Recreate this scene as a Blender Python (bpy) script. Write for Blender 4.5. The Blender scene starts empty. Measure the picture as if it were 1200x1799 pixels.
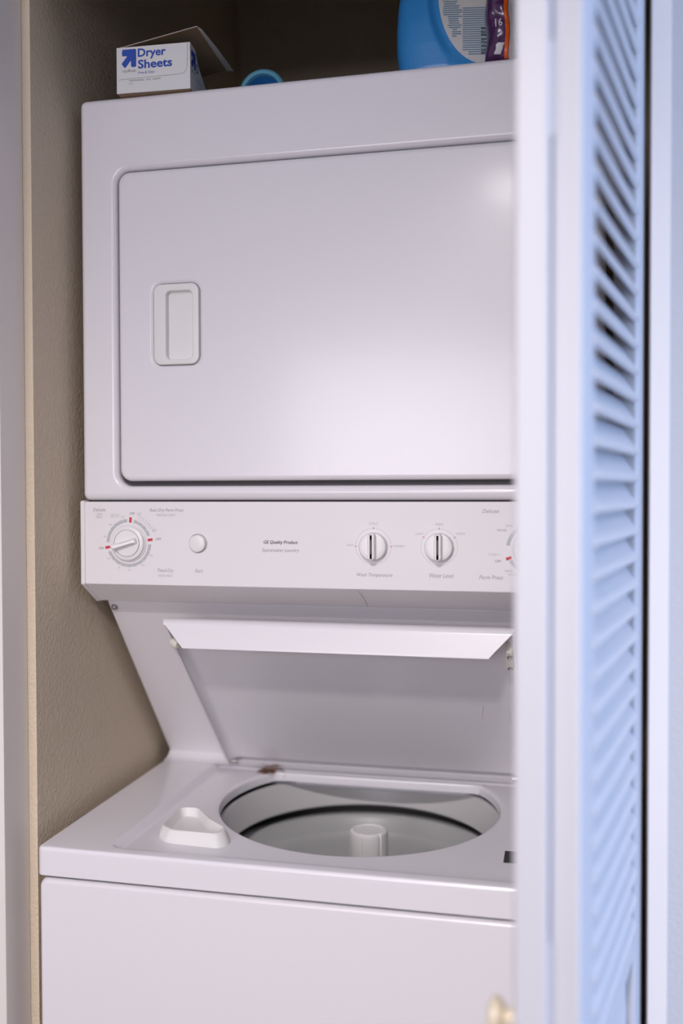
import bpy, bmesh, math, random
from mathutils import Vector, Matrix, noise
random.seed(4)
S = bpy.context.scene
COL = S.collection
PI = math.pi

# ------------------------------------------------------------------ camera, world, lights, exposure
cam_d = bpy.data.cameras.new('camera')
cam = bpy.data.objects.new('camera', cam_d)
COL.objects.link(cam)
RX = Vector((0.97495283, 0.22239558, -0.00268198))
UP = Vector((-0.00247119, 0.02288966, 0.99973494))
FW = Vector((-0.22239802, 0.97468778, -0.02286592))
cam.matrix_world = Matrix(((RX.x, UP.x, -FW.x, 0.6464), (RX.y, UP.y, -FW.y, -1.2191),
                           (RX.z, UP.z, -FW.z, 1.3807), (0, 0, 0, 1)))
cam_d.sensor_fit = 'VERTICAL'
cam_d.sensor_height = 36.0
cam_d.sensor_width = 24.0
cam_d.lens = 33.82
cam_d.clip_start = 0.02
cam_d.dof.use_dof = True
cam_d.dof.focus_distance = 1.27
cam_d.dof.aperture_fstop = 1.7
S.camera = cam

W_ = bpy.data.worlds.new('world')
S.world = W_
W_.use_nodes = True
bg = W_.node_tree.nodes['Background']
bg.inputs[0].default_value = (0.75, 0.72, 0.80, 1)
bg.inputs[1].default_value = 0.10


def area(name, loc, target, sx, sy, power, color):
    d = bpy.data.lights.new(name, 'AREA')
    d.shape = 'RECTANGLE'
    d.size, d.size_y, d.energy, d.color = sx, sy, power, color
    o = bpy.data.objects.new(name, d)
    COL.objects.link(o)
    o.location = loc
    o.rotation_euler = (Vector(target) - Vector(loc)).to_track_quat('-Z', 'Y').to_euler()
    o['kind'] = 'helper'
    return o


area('hall_lamp_light', (0.0, -3.2, 1.60), (0.35, 0, 1.25), 1.2, 0.8, 29, (0.96, 0.92, 1.0))
area('window_daylight', (2.90, -0.95, 1.25), (0.7, -0.35, 1.25), 1.0, 1.2, 56, (0.38, 0.58, 1.0))
# recessed downlight in the hall ceiling
dl = bpy.data.lights.new('recessed_downlight', 'SPOT')
dl.energy, dl.color, dl.shadow_soft_size = 185, (1.0, 0.92, 0.92), 0.08
dl.spot_size, dl.spot_blend = math.radians(155), 0.50
dlo = bpy.data.objects.new('recessed_downlight', dl)
COL.objects.link(dlo)
dlo.location = (0.48, -2.10, 2.43)
dlo['kind'] = 'helper'

S.view_settings.view_transform = 'Standard'
S.view_settings.look = 'None'
S.view_settings.gamma = 1.0
S.view_settings.use_curve_mapping = False
S.view_settings.exposure = 0.07


# ------------------------------------------------------------------ materials
def mat(name, color, rough=0.5, metal=0.0, bump=None, vary=None, coat=0.0, sss=0.0, spec=None):
    m = bpy.data.materials.new(name)
    m.use_nodes = True
    nt = m.node_tree
    b = nt.nodes['Principled BSDF']
    b.inputs['Base Color'].default_value = (*color, 1)
    b.inputs['Roughness'].default_value = rough
    b.inputs['Metallic'].default_value = metal
    b.inputs['Coat Weight'].default_value = coat
    b.inputs['Coat Roughness'].default_value = 0.12
    if spec is not None:
        b.inputs['Specular IOR Level'].default_value = spec
    tc = nt.nodes.new('ShaderNodeTexCoord')
    if vary:
        amount, scale = vary
        n = nt.nodes.new('ShaderNodeTexNoise')
        n.inputs['Scale'].default_value = scale
        n.inputs['Detail'].default_value = 4
        nt.links.new(tc.outputs['Object'], n.inputs['Vector'])
        mx = nt.nodes.new('ShaderNodeMix')
        mx.data_type = 'RGBA'
        mx.inputs['A'].default_value = (*[c * (1 - amount) for c in color], 1)
        mx.inputs['B'].default_value = (*[min(1, c * (1 + amount)) for c in color], 1)
        nt.links.new(n.outputs['Fac'], mx.inputs['Factor'])
        nt.links.new(mx.outputs['Result'], b.inputs['Base Color'])
    if bump:
        dist, scale = bump
        n = nt.nodes.new('ShaderNodeTexNoise')
        n.inputs['Scale'].default_value = scale
        n.inputs['Detail'].default_value = 3
        nt.links.new(tc.outputs['Object'], n.inputs['Vector'])
        bp = nt.nodes.new('ShaderNodeBump')
        bp.inputs['Distance'].default_value = dist
        bp.inputs['Strength'].default_value = 1.0
        nt.links.new(n.outputs['Fac'], bp.inputs['Height'])
        nt.links.new(bp.outputs['Normal'], b.inputs['Normal'])
    return m


def stain(m, centre, radii, color, scale=60, lo=0.45, hi=0.62):
    """a stain with a shape of its own: an ellipsoid mask broken up by noise, in object coordinates"""
    nt = m.node_tree
    b = nt.nodes['Principled BSDF']
    tc = nt.nodes.new('ShaderNodeTexCoord')
    mp = nt.nodes.new('ShaderNodeMapping')
    mp.vector_type = 'POINT'
    mp.inputs['Scale'].default_value = [1 / r for r in radii]
    mp.inputs['Location'].default_value = [-c / r for c, r in zip(centre, radii)]
    nt.links.new(tc.outputs['Object'], mp.inputs['Vector'])
    g = nt.nodes.new('ShaderNodeTexGradient')
    g.gradient_type = 'SPHERICAL'
    nt.links.new(mp.outputs['Vector'], g.inputs['Vector'])
    n = nt.nodes.new('ShaderNodeTexNoise')
    n.inputs['Scale'].default_value = scale
    nt.links.new(tc.outputs['Object'], n.inputs['Vector'])
    mu = nt.nodes.new('ShaderNodeMath')
    mu.operation = 'MULTIPLY_ADD'
    mu.inputs[1].default_value = 0.6
    nt.links.new(g.outputs['Fac'], mu.inputs[0])
    nt.links.new(n.outputs['Fac'], mu.inputs[2])
    rng = nt.nodes.new('ShaderNodeMapRange')
    rng.inputs['From Min'].default_value = lo + 0.25
    rng.inputs['From Max'].default_value = hi + 0.35
    nt.links.new(mu.outputs[0], rng.inputs['Value'])
    m2 = nt.nodes.new('ShaderNodeMath')
    m2.operation = 'MULTIPLY'
    gt = nt.nodes.new('ShaderNodeMath')
    gt.operation = 'MULTIPLY'
    gt.inputs[1].default_value = 3.0
    gt.use_clamp = True
    nt.links.new(g.outputs['Fac'], gt.inputs[0])
    nt.links.new(rng.outputs[0], m2.inputs[0])
    nt.links.new(gt.outputs[0], m2.inputs[1])
    mx = nt.nodes.new('ShaderNodeMix')
    mx.data_type = 'RGBA'
    mx.inputs['B'].default_value = (*color, 1)
    src = b.inputs['Base Color'].links
    if src:
        nt.links.new(src[0].from_socket, mx.inputs['A'])
    else:
        mx.inputs['A'].default_value = b.inputs['Base Color'].default_value
    nt.links.new(m2.outputs[0], mx.inputs['Factor'])
    nt.links.new(mx.outputs['Result'], b.inputs['Base Color'])


M = {}
M['enamel'] = mat('white_enamel', (0.80, 0.775, 0.80), 0.28, coat=0.15, vary=(0.012, 3), bump=(0.00012, 160))
M['enamel_top'] = mat('washer_top_enamel', (0.79, 0.77, 0.80), 0.25, coat=0.2, vary=(0.012, 4), bump=(0.0001, 160))
stain(M['enamel_top'], (0.185, 0.272, 0.925), (0.05, 0.022, 0.02), (0.16, 0.075, 0.04), scale=45)
M['panel'] = mat('control_panel_plastic', (0.82, 0.785, 0.79), 0.42, vary=(0.01, 6), bump=(0.00006, 500))
M['knob'] = mat('white_knob_plastic', (0.83, 0.80, 0.79), 0.32, vary=(0.01, 8))
M['plastic'] = mat('cream_white_plastic', (0.80, 0.79, 0.77), 0.38, vary=(0.02, 20))
M['bisque'] = mat('aged_cream_plastic', (0.74, 0.70, 0.62), 0.4, vary=(0.03, 20))
M['tubplastic'] = mat('grey_white_tub_plastic', (0.66, 0.65, 0.64), 0.4, vary=(0.03, 8))
M['basket'] = mat('porcelain_wash_basket', (0.55, 0.56, 0.56), 0.35, vary=(0.04, 10))
M['shell'] = mat('dark_outer_tub', (0.10, 0.10, 0.095), 0.6, vary=(0.1, 10))
M['dark'] = mat('dark_gap_shade', (0.03, 0.027, 0.027), 0.7, vary=(0.2, 10))  # near-black colour standing in for the shade inside gaps
M['gap_shade'] = mat('dark_grey_gap_shade', (0.06, 0.055, 0.06), 0.7, vary=(0.1, 40))  # dark colour standing in for shade round the dryer door
M['steel'] = mat('zinc_screw', (0.45, 0.45, 0.44), 0.35, metal=0.9, vary=(0.1, 60))
M['grey_ink'] = mat('grey_panel_print', (0.36, 0.33, 0.34), 0.6, vary=(0.05, 300))
M['pale_ink'] = mat('pale_grey_panel_print', (0.47, 0.45, 0.46), 0.6, vary=(0.05, 300))
M['ring_ink'] = mat('dial_ring_grey', (0.50, 0.50, 0.515), 0.55, vary=(0.03, 200))
M['dark_ink'] = mat('dark_panel_print', (0.20, 0.17, 0.18), 0.6, vary=(0.05, 300))
M['red_ink'] = mat('red_panel_print', (0.60, 0.035, 0.06), 0.5, vary=(0.05, 300))
M['mark'] = mat('knob_mark_brown', (0.14, 0.09, 0.10), 0.5, vary=(0.05, 300))
M['scratch'] = mat('red_brown_scratch', (0.50, 0.27, 0.27), 0.6, vary=(0.05, 300))
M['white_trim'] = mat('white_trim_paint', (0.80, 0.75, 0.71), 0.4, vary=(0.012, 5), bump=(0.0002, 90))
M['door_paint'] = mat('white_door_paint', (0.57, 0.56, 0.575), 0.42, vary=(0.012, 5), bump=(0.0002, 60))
M['wall'] = mat('beige_orange_peel_wall', (0.66, 0.555, 0.415), 0.75, vary=(0.03, 6), bump=(0.0016, 210))
M['hall'] = mat('pale_grey_hall_wall', (0.52, 0.52, 0.53), 0.7, vary=(0.02, 6), bump=(0.001, 200))
M['ceiling'] = mat('white_ceiling_paint', (0.75, 0.74, 0.72), 0.8, vary=(0.02, 6), bump=(0.0015, 150))
M['floor'] = mat('brown_carpet_floor', (0.30, 0.23, 0.18), 0.95, vary=(0.25, 180), bump=(0.004, 400))
M['carton'] = mat('white_carton_print', (0.74, 0.74, 0.73), 0.5, vary=(0.012, 30))
M['kraft'] = mat('brown_carton_inside', (0.30, 0.215, 0.135), 0.8, vary=(0.06, 60))
M['blue_ink'] = mat('royal_blue_print', (0.015, 0.07, 0.42), 0.45, vary=(0.05, 100))
M['carton_grey'] = mat('grey_carton_print', (0.30, 0.29, 0.29), 0.55, vary=(0.05, 200))
M['bottle'] = mat('sky_blue_bottle_plastic', (0.035, 0.25, 0.60), 0.33, vary=(0.04, 15), bump=(0.0002, 250))
M['cap_out'] = mat('pale_teal_cap_plastic', (0.16, 0.46, 0.62), 0.35, vary=(0.04, 20))
M['cap_in'] = mat('mid_blue_cap_inside', (0.05, 0.32, 0.66), 0.4, vary=(0.04, 20))
M['label'] = mat('pale_grey_label_paper', (0.56, 0.55, 0.53), 0.5, vary=(0.04, 60))
M['label_ink'] = mat('teal_label_print', (0.10, 0.22, 0.33), 0.5, vary=(0.05, 200))
M['label_dark'] = mat('dark_label_print', (0.06, 0.05, 0.05), 0.5, vary=(0.05, 200))
M['label_red'] = mat('red_label_print', (0.45, 0.05, 0.06), 0.5, vary=(0.05, 200))
M['purple'] = mat('purple_glossy_film', (0.070, 0.022, 0.085), 0.22, vary=(0.35, 45), coat=0.4)
M['orange'] = mat('orange_film_stripe', (0.80, 0.13, 0.012), 0.3, vary=(0.08, 60))
M['clear'] = mat('pale_clear_film_seam', (0.66, 0.58, 0.58), 0.25, vary=(0.06, 60))
M['white_ink_glint'] = mat('white_film_print_and_glint', (0.72, 0.70, 0.74), 0.4, vary=(0.03, 100))  # the number's print, and the painted glint on the pouch
M['brass'] = mat('cream_painted_knob', (0.78, 0.68, 0.50), 0.35, vary=(0.05, 60))


# ------------------------------------------------------------------ helpers
def wloc(o):
    v = Vector((0, 0, 0))
    while o is not None:
        v += o.location
        o = o.parent
    return v


def obj(name, bm, m, parent=None, smooth=35, local=False):
    """link a bmesh (world coordinates, or the parent's own when local) as one mesh object"""
    me = bpy.data.meshes.new(name)
    bmesh.ops.recalc_face_normals(bm, faces=bm.faces)
    if parent is not None and not local:
        bmesh.ops.translate(bm, verts=bm.verts, vec=-wloc(parent))
    bm.to_mesh(me)
    bm.free()
    me.materials.append(m)
    if smooth:
        for p in me.polygons:
            p.use_smooth = True
        me.set_sharp_from_angle(angle=math.radians(smooth))
    o = bpy.data.objects.new(name, me)
    COL.objects.link(o)
    if smooth and len(me.polygons) > 6:
        wn = o.modifiers.new('weighted_normals', 'WEIGHTED_NORMAL')
        wn.weight = 100
        wn.keep_sharp = True
    if parent is not None:
        o.parent = parent
    return o


def struct(name, bm, m, parent=None, smooth=0):
    o = obj(name, bm, m, parent, smooth)
    if parent is None:
        o['kind'] = 'structure'
    return o


def thing(name, label, cat, loc, rz=0.0, group=None):
    o = bpy.data.objects.new(name, None)
    o.empty_display_size = 0.05
    COL.objects.link(o)
    o.location = loc
    o.rotation_euler = (0, 0, rz)
    o['label'] = label
    o['category'] = cat
    if group:
        o['group'] = group
    return o


def BM():
    return bmesh.new()


def add_box(bm, x0, x1, y0, y1, z0, z1, bevel=0.0, seg=2):
    t = bmesh.new()
    bmesh.ops.create_cube(t, size=1)
    for v in t.verts:
        v.co = Vector(((x0 + x1) / 2 + v.co.x * (x1 - x0), (y0 + y1) / 2 + v.co.y * (y1 - y0),
                       (z0 + z1) / 2 + v.co.z * (z1 - z0)))
    if bevel:
        bmesh.ops.bevel(t, geom=list(t.edges), offset=bevel, segments=seg, affect='EDGES', profile=0.5)
    me = bpy.data.meshes.new('tmp')
    t.to_mesh(me)
    t.free()
    bm.from_mesh(me)
    bpy.data.meshes.remove(me)
    return bm


def loft(bm, loops, cap0=False, cap1=False, closed=True):
    vs = [[bm.verts.new(p) for p in l] for l in loops]
    n = len(vs[0])
    for a, b in zip(vs, vs[1:]):
        for i in range(n if closed else n - 1):
            j = (i + 1) % n
            bm.faces.new((a[i], a[j], b[j], b[i]))
    if cap0:
        bm.faces.new(vs[0])
    if cap1:
        bm.faces.new(vs[-1])
    return bm


def rr2(x0, x1, z0, z1, r, n=8):
    """rounded rectangle, counter clockwise, 4*(n+1) points"""
    out = []
    r = max(r, 1e-5)
    for cx, cz, a0 in ((x1 - r, z1 - r, 0), (x0 + r, z1 - r, 90), (x0 + r, z0 + r, 180), (x1 - r, z0 + r, 270)):
        for k in range(n + 1):
            a = math.radians(a0 + 90 * k / n)
            out.append((cx + r * math.cos(a), cz + r * math.sin(a)))
    return out


def rr(x0, x1, z0, z1, r, y, inset=0.0, n=8):
    return [(x, y, z) for x, z in rr2(x0 + inset, x1 - inset, z0 + inset, z1 - inset, r - inset, n)]


def prism(bm, prof, x0, x1, bevel=0.0, seg=2):
    """extrude a (y, z) outline along x"""
    t = bmesh.new()
    loft(t, [[(x0, y, z) for y, z in prof], [(x1, y, z) for y, z in prof]], True, True)
    bmesh.ops.recalc_face_normals(t, faces=t.faces)
    if bevel:
        bmesh.ops.bevel(t, geom=list(t.edges), offset=bevel, segments=seg, affect='EDGES', profile=0.5)
    me = bpy.data.meshes.new('tmp')
    t.to_mesh(me)
    t.free()
    bm.from_mesh(me)
    bpy.data.meshes.remove(me)
    return bm


def lathe(bm, cx, cy, prof, n=96, cap0=False, cap1=False):
    """revolve (radius, z) about a vertical axis"""
    loops = [[(cx + r * math.cos(2 * PI * k / n), cy + r * math.sin(2 * PI * k / n), z) for k in range(n)] for r, z in prof]
    return loft(bm, loops, cap0, cap1)


def lathe_y(bm, cx, cz, prof, n=64, cap0=False, cap1=False):
    """revolve (radius, y) about an axis along y"""
    loops = [[(cx + r * math.cos(2 * PI * k / n), y, cz + r * math.sin(2 * PI * k / n)) for k in range(n)] for r, y in prof]
    return loft(bm, loops, cap0, cap1)


def round_poly(pts, r, n=5):
    out = []
    m = len(pts)
    for i in range(m):
        p, a, b = Vector(pts[i]), Vector(pts[i - 1]), Vector(pts[(i + 1) % m])
        u, v = (a - p), (b - p)
        d = min(r, u.length * 0.45, v.length * 0.45)
        s, e = p + u.normalized() * d, p + v.normalized() * d
        for k in range(n + 1):
            t = k / n
            out.append(tuple(s * (1 - t) ** 2 + p * 2 * t * (1 - t) + e * t * t))
    return out


FRONT = (Vector((1, 0, 0)), Vector((0, 0, 1)))


def text(body, parent, m, centre, width, height, italic=False, axes=FRONT, angle=0.0, name='lettering', bold=0.0):
    """flat printed words, scaled to width x height (m) about a centre point, in the plane of axes"""
    c = bpy.data.curves.new('t', 'FONT')
    c.body = body
    c.align_x = 'CENTER'
    c.resolution_u = 3
    c.fill_mode = 'FRONT'
    if italic:
        c.shear = 0.25
    c.offset = bold
    o = bpy.data.objects.new('t', c)
    me = bpy.data.meshes.new_from_object(o)
    bpy.data.objects.remove(o)
    bpy.data.curves.remove(c)
    xs = [v.co.x for v in me.vertices]
    ys = [v.co.y for v in me.vertices]
    mx, my = (min(xs) + max(xs)) / 2, (min(ys) + max(ys)) / 2
    sx, sy = width / (max(xs) - min(xs)), height / (max(ys) - min(ys))
    u, v_ = axes
    ca, sa = math.cos(angle), math.sin(angle)
    u2, v2 = u * ca + v_ * sa, v_ * ca - u * sa
    off = Vector(centre) - (wloc(parent) if parent else Vector((0, 0, 0)))
    for v in me.vertices:
        a, b = (v.co.x - mx) * sx, (v.co.y - my) * sy
        v.co = off + u2 * a + v2 * b
    me.name = name
    me.materials.clear()
    me.materials.append(m)
    ob = bpy.data.objects.new(name, me)
    COL.objects.link(ob)
    if parent is not None:
        ob.parent = parent
    return ob


# ------------------------------------------------------------------ the setting
FY = -0.150                      # front plane of the closet wall
XL = -0.0164                     # closet wall, left
b = BM(); add_box(b, -2.4, 3.1, -3.6, 1.0, -0.06, 0.0); struct('floor', b, M['floor'])
b = BM(); add_box(b, -2.4, 3.1, -3.6, 1.0, 2.44, 2.50); struct('ceiling', b, M['ceiling'])
b = BM(); add_box(b, -0.10, XL, -0.0965, 0.727, 0.0, 2.44); struct('wall_left', b, M['wall'])
b = BM(); add_box(b, -0.10, 1.02, 0.727, 0.80, 0.0, 2.44); struct('wall_back', b, M['wall'])
b = BM(); add_box(b, 0.93, 1.02, -0.12, 0.727, 0.0, 2.44); struct('wall_right', b, M['wall'])
b = BM()
add_box(b, -2.3, -0.062, FY, -0.05, 0, 2.44)
add_box(b, 0.7585, 3.0, FY + 0.003, FY + 0.03, 0, 2.44)
add_box(b, -0.062, 0.7585, FY, -0.05, 2.07, 2.44)
struct('wall_front', b, M['hall'])
b = BM(); add_box(b, -0.062, -0.028, FY - 0.004, -0.0968, 0, 2.05, 0.0012); struct('trim_1', b, M['white_trim'], smooth=30)
b = BM(); add_box(b, 0.7382, 0.7582, FY - 0.001, FY + 0.018, 0, 2.05, 0.0012); struct('trim_2', b, M['white_trim'], smooth=30)
b = BM(); add_box(b, -0.062, 0.7582, FY - 0.002, -0.06, 2.05, 2.07, 0.001); struct('trim_3', b, M['white_trim'], smooth=30)
b = BM(); add_box(b, -2.4, -2.3, -3.6, -0.05, 0, 2.44); struct('wall_hall_left', b, M['hall'])
b = BM(); add_box(b, -2.4, 3.1, -3.6, -3.5, 0, 2.44); struct('wall_hall_back', b, M['hall'])
b = BM()
add_box(b, 3.0, 3.1, -3.6, -2.0, 0, 2.44)
add_box(b, 3.0, 3.1, -0.7, -0.12, 0, 2.44)
add_box(b, 3.0, 3.1, -2.0, -0.7, 0, 0.65)
add_box(b, 3.0, 3.1, -2.0, -0.7, 2.05, 2.44)
struct('wall_hall_right', b, M['hall'])

# ------------------------------------------------------------------ stacked washer and dryer
W = 0.700
ZT, ZS = 1.916, 1.366            # dryer top, seam above the control panel
ZW = 0.931                       # washer top
unit = thing('stacked_laundry_machine', 'white one-piece stacked laundry centre, dryer above a washer with its lid standing open', 'laundry machine', (0, 0, 0))

# dryer cabinet: back, sides and a front that rolls into the door opening
dx0, dx1, dz0, dz1 = 0.0575, W - 0.0575, 1.3935, 1.8130
ox0, ox1, oz0, oz1 = dx0 - 0.0035, dx1 + 0.0035, dz0 - 0.0065, dz1 + 0.0022
b = BM()
L = [rr(0, W, ZS + 0.0015, ZT, 0.009, 0.56), rr(0, W, ZS + 0.0015, ZT, 0.009, 0.010)]
for y, i in ((0.006, 0.0006), (0.003, 0.0022), (0.001, 0.005), (0.0, 0.0088)):
    L.append(rr(0, W, ZS + 0.0015, ZT, 0.009, y, i))
for y, i in ((0.0, -0.0085), (0.0006, -0.006), (0.002, -0.003), (0.0045, -0.001), (0.008, 0.0), (0.030, 0.0)):
    L.append(rr(ox0, ox1, oz0, oz1, 0.0185, y, i))
loft(b, L, True, True)
obj('dryer_cabinet', b, M['enamel'], unit)

b = BM()
loft(b, [rr(ox0 - 0.001, ox1 + 0.001, oz0 - 0.001, oz1 + 0.001, 0.0185, 0.011), rr(dx0 + 0.003, dx1 - 0.003, dz0 + 0.003, dz1 - 0.003, 0.014, 0.011)])
obj('door_gap_shade', b, M['gap_shade'], unit, 0)  # dark frame added to paint the shade in the gap round the door

# dryer door with a dished seat for the handle
hx0, hx1, hz0, hz1 = 0.1088, 0.1745, 1.5496, 1.6590
b = BM()
L = [rr(dx0, dx1, dz0, dz1, 0.0165, 0.028)]
for y, i in ((0.004, 0), (0.0015, 0.0005), (-0.0005, 0.0018), (-0.0018, 0.004), (-0.0022, 0.007)):
    L.append(rr(dx0, dx1, dz0, dz1, 0.0165, y, i))
for y, i in ((-0.0022, -0.0055), (-0.0016, -0.0035), (-0.0002, -0.0012), (0.003, -0.0002), (0.006, 0.001)):
    L.append(rr(hx0, hx1, hz0, hz1, 0.0125, y, i))
loft(b, L, True, True)
door = obj('dryer_door', b, M['enamel'], unit)
b = BM()
L = [rr(hx0, hx1, hz0, hz1, 0.0115, 0.005, 0.0006)]
for y, i in ((-0.0015, 0.0006), (-0.0030, 0.0012), (-0.0036, 0.003)):
    L.append(rr(hx0, hx1, hz0, hz1, 0.0115, y, i))
px0, px1, pz0, pz1 = 0.1272, 0.1648, 1.5572, 1.6490
for y, i in ((-0.0036, -0.001), (-0.0028, 0.0)):
    L.append(rr(px0, px1, pz0, pz1, 0.0065, y, i))


def pocket(inset, dl, dr):
    out = []
    for x, z in rr2(px0 + inset, px1 - inset, pz0 + inset, pz1 - inset, 0.006):
        t = min(1, max(0, (x - px0) / 0.016))
        out.append((x, dl + (dr - dl) * t, z))
    return out


L += [pocket(0.0006, 0.004, 0.001), pocket(0.0015, 0.026, 0.010), pocket(0.004, 0.030, 0.0145)]
c0 = L[-1]
L.append([(0.143 + (x - 0.143) * 0.1, 0.0155, 1.603 + (z - 1.603) * 0.6) for x, y, z in c0])
loft(b, L, True, True)
hnd = obj('door_handle', b, M['plastic'], door)
hnd['label'] = 'cream white recessed finger pull'

# control panel
b = BM()
prism(b, [(0.05, 1.3655), (0.0012, 1.3655), (0.0, 1.3645), (0.0, 1.2525), (0.0008, 1.2515), (0.044, 1.2240), (0.085, 1.2238), (0.085, 1.3655)],
      0.0035, W - 0.0035, 0.0006, 1)
panel = obj('control_panel', b, M['panel'], unit)
for x0, x1 in ((-0.0025, 0.0036), (W - 0.0036, W + 0.0025)):
    b = BM()
    prism(b, [(0.06, 1.3672), (0.002, 1.3672), (-0.0012, 1.3655), (-0.0012, 1.2520), (0.0, 1.2505), (0.0435, 1.2228), (0.06, 1.2228)], x0, x1, 0.0009, 2)
    obj('panel_end_cap', b, M['panel'], unit)
b = BM(); add_box(b, 0.004, W - 0.004, 0.012, 0.5, 1.360, 1.372); obj('seam_shade', b, M['dark'], unit, 0)  # dark filler, shade of the seam put in as colour

PY = -0.00025                     # print lies a hair proud of the panel face


def ptext(s, x, z, w, h, ink='grey_ink', italic=False, angle=0.0, bold=0.0):
    return text(s, panel, M[ink], (x, PY, z), w, h, italic, FRONT, angle, 'lettering', bold)


def arc(bm, cx, cz, r0, r1, a0, a1, y=PY, step=4):
    n = max(1, int(abs(a1 - a0) / step))
    pts = [(math.radians(a0 + (a1 - a0) * k / n)) for k in range(n + 1)]
    loft(bm, [[(cx + r0 * math.cos(a), y, cz + r0 * math.sin(a)) for a in pts],
              [(cx + r1 * math.cos(a), y, cz + r1 * math.sin(a)) for a in pts]], closed=False)


def pquad(bm, cx, cz, r, w, l, ang, y=PY - 0.0001):
    """a little printed bar, l long along the radius at angle ang"""
    a = math.radians(ang)
    u, v = Vector((math.cos(a), 0, math.sin(a))), Vector((-math.sin(a), 0, math.cos(a)))
    c = Vector((cx, y, cz)) + u * r
    bm.faces.new([bm.verts.new(c + u * (i * l / 2) + v * (j * w / 2)) for i, j in ((-1, -1), (1, -1), (1, 1), (-1, 1))])


def dial(cx, cz, ring_arcs, ticks, reds, grip_angle, labels):
    b = BM()
    for a0, a1 in ring_arcs:
        arc(b, cx, cz, 0.0286, 0.0330, a0, a1)
    obj('dial_ring', b, M['ring_ink'], panel, 0)
    b = BM()
    for a in ticks:
        pquad(b, cx, cz, 0.0328, 0.0008, 0.0034, a)
    if ticks:
        obj('dial_tick', b, M['panel'], panel, 0)['kind'] = 'stuff'
    for a in reds:
        b = BM()
        pquad(b, cx, cz, 0.0318, 0.0036, 0.0072, a, PY - 0.0002)
        obj('red_off_mark', b, M['red_ink'], panel, 0)
    b = BM()
    lathe_y(b, cx, cz, [(0.0262, 0.001), (0.0262, -0.0006), (0.0255, -0.0016), (0.0243, -0.0022), (0.0240, -0.004), (0.0232, -0.0058), (0.0215, -0.0066),
                        (0.0190, -0.0068), (0.0190, -0.0052), (0.0184, -0.0052)], 96, True, True)
    sk = obj('timer_skirt', b, M['knob'], unit, 40)
    b = BM()
    lathe_y(b, cx, cz, [(0.0181, -0.002), (0.0181, -0.0068), (0.0176, -0.0074), (0.016, -0.0076)], 96, True, True)
    ca, sa = math.cos(math.radians(grip_angle)), math.sin(math.radians(grip_angle))
    lo = []
    for y, ins in ((-0.006, 0.0), (-0.0150, 0.0006), (-0.0168, 0.0013), (-0.0176, 0.0026)):
        lp = []
        for px, pz in rr2(-0.0172 + ins, 0.0205 - ins, -0.0042 + ins * 0.9, 0.0042 - ins * 0.9, 0.0030):
            k = 1.0 if px > 0 else 1.0
            # far end ramps down to the face
            yy = y if px > -0.010 else max(y, -0.006 - (0.0172 + px) * 1.6)
            lp.append((cx + px * ca - pz * sa, yy, cz + px * sa + pz * ca))
        lo.append(lp)
    loft(b, lo, True, True)
    obj('timer_grip', b, M['knob'], unit, 40)
    for s, x, z, w, h, ink, ang in labels:
        ptext(s, x, z, w, h, ink, False, ang)


D1 = (0.0692, 1.3088)
tk = [92 + k * 14.2 for k in range(1, 6)] + [200 + k * 15.7 for k in range(1, 10)] + [78 - k * 14.5 for k in range(1, 4)]


def rim(c, r, a):
    return c[0] + r * math.cos(math.radians(a)), c[1] + r * math.sin(math.radians(a))


lab = [('OFF', 0.0746, 1.3493, 0.0074, 0.0030, 'dark_ink', 0), ('OFF', 0.1128, 1.3147, 0.0076, 0.0030, 'dark_ink', 0), ('OFF', 0.0282, 1.3013, 0.0076, 0.0030, 'dark_ink', 0),
       ('AIR FLUFF', 0.0488, 1.3474, 0.0125, 0.0021, 'pale_ink', 0), ('(HEAT OFF)', 0.0488, 1.3446, 0.0130, 0.0022, 'pale_ink', 0),
       ('MORE', 0.0850, 1.3494, 0.0072, 0.0019, 'pale_ink', 0), ('DRY', 0.0850, 1.3467, 0.0050, 0.0019, 'pale_ink', 0),
       ('LESS', 0.1072, 1.3276, 0.0062, 0.0019, 'pale_ink', 0), ('DRY', 0.1072, 1.3250, 0.0050, 0.0019, 'pale_ink', 0)]
for s, a in (('10', 104), ('30', 137), ('50', 166), ('10', 216), ('30', 246), ('50', 271), ('70', 304), ('90', 333)):
    x, z = rim(D1, 0.0368, a)
    lab.append((s, x, z, 0.0040, 0.0025, 'pale_ink', 0))
for s, a in zip('DRYNESS', range(62, 25, -6)):
    x, z = rim(D1, 0.0398, a)
    lab.append((s, x, z, 0.0019, 0.0024, 'pale_ink', math.radians(a - 90)))
dial(*D1, [(94, 178), (202, 357), (19, 76)], tk, [85, 8.5, 191.0], 196.0, lab)
b = BM(); arc(b, *D1, 0.0366, 0.0369, 30, 68)
obj('dryness_arc', b, M['pale_ink'], panel, 0)

D2 = (0.6125, 1.3063)
lab = [('OFF', 0.5695, 1.2908, 0.0074, 0.0030, 'dark_ink', 0), ('START', 0.5640, 1.2990, 0.0118, 0.0026, 'pale_ink', 0),
       ('RINSE', 0.5745, 1.3298, 0.0115, 0.0028, 'grey_ink', 0), ('SPIN', 0.5835, 1.3352, 0.0088, 0.0026, 'pale_ink', 0),
       ('SPIN', 0.5825, 1.2786, 0.0088, 0.0026, 'pale_ink', 0), ('RINSE', 0.5880, 1.2742, 0.0110, 0.0026, 'pale_ink', 0)]
dial(*D2, [(98, 172), (208, 262), (280, 350), (20, 80)], [120, 140], [201.5], 201.0, lab)
b = BM(); pquad(b, 0.5718, 1.2993, 0, 0.0004, 0.0022, 25); obj('start_tick', b, M['pale_ink'], panel, 0)

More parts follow.
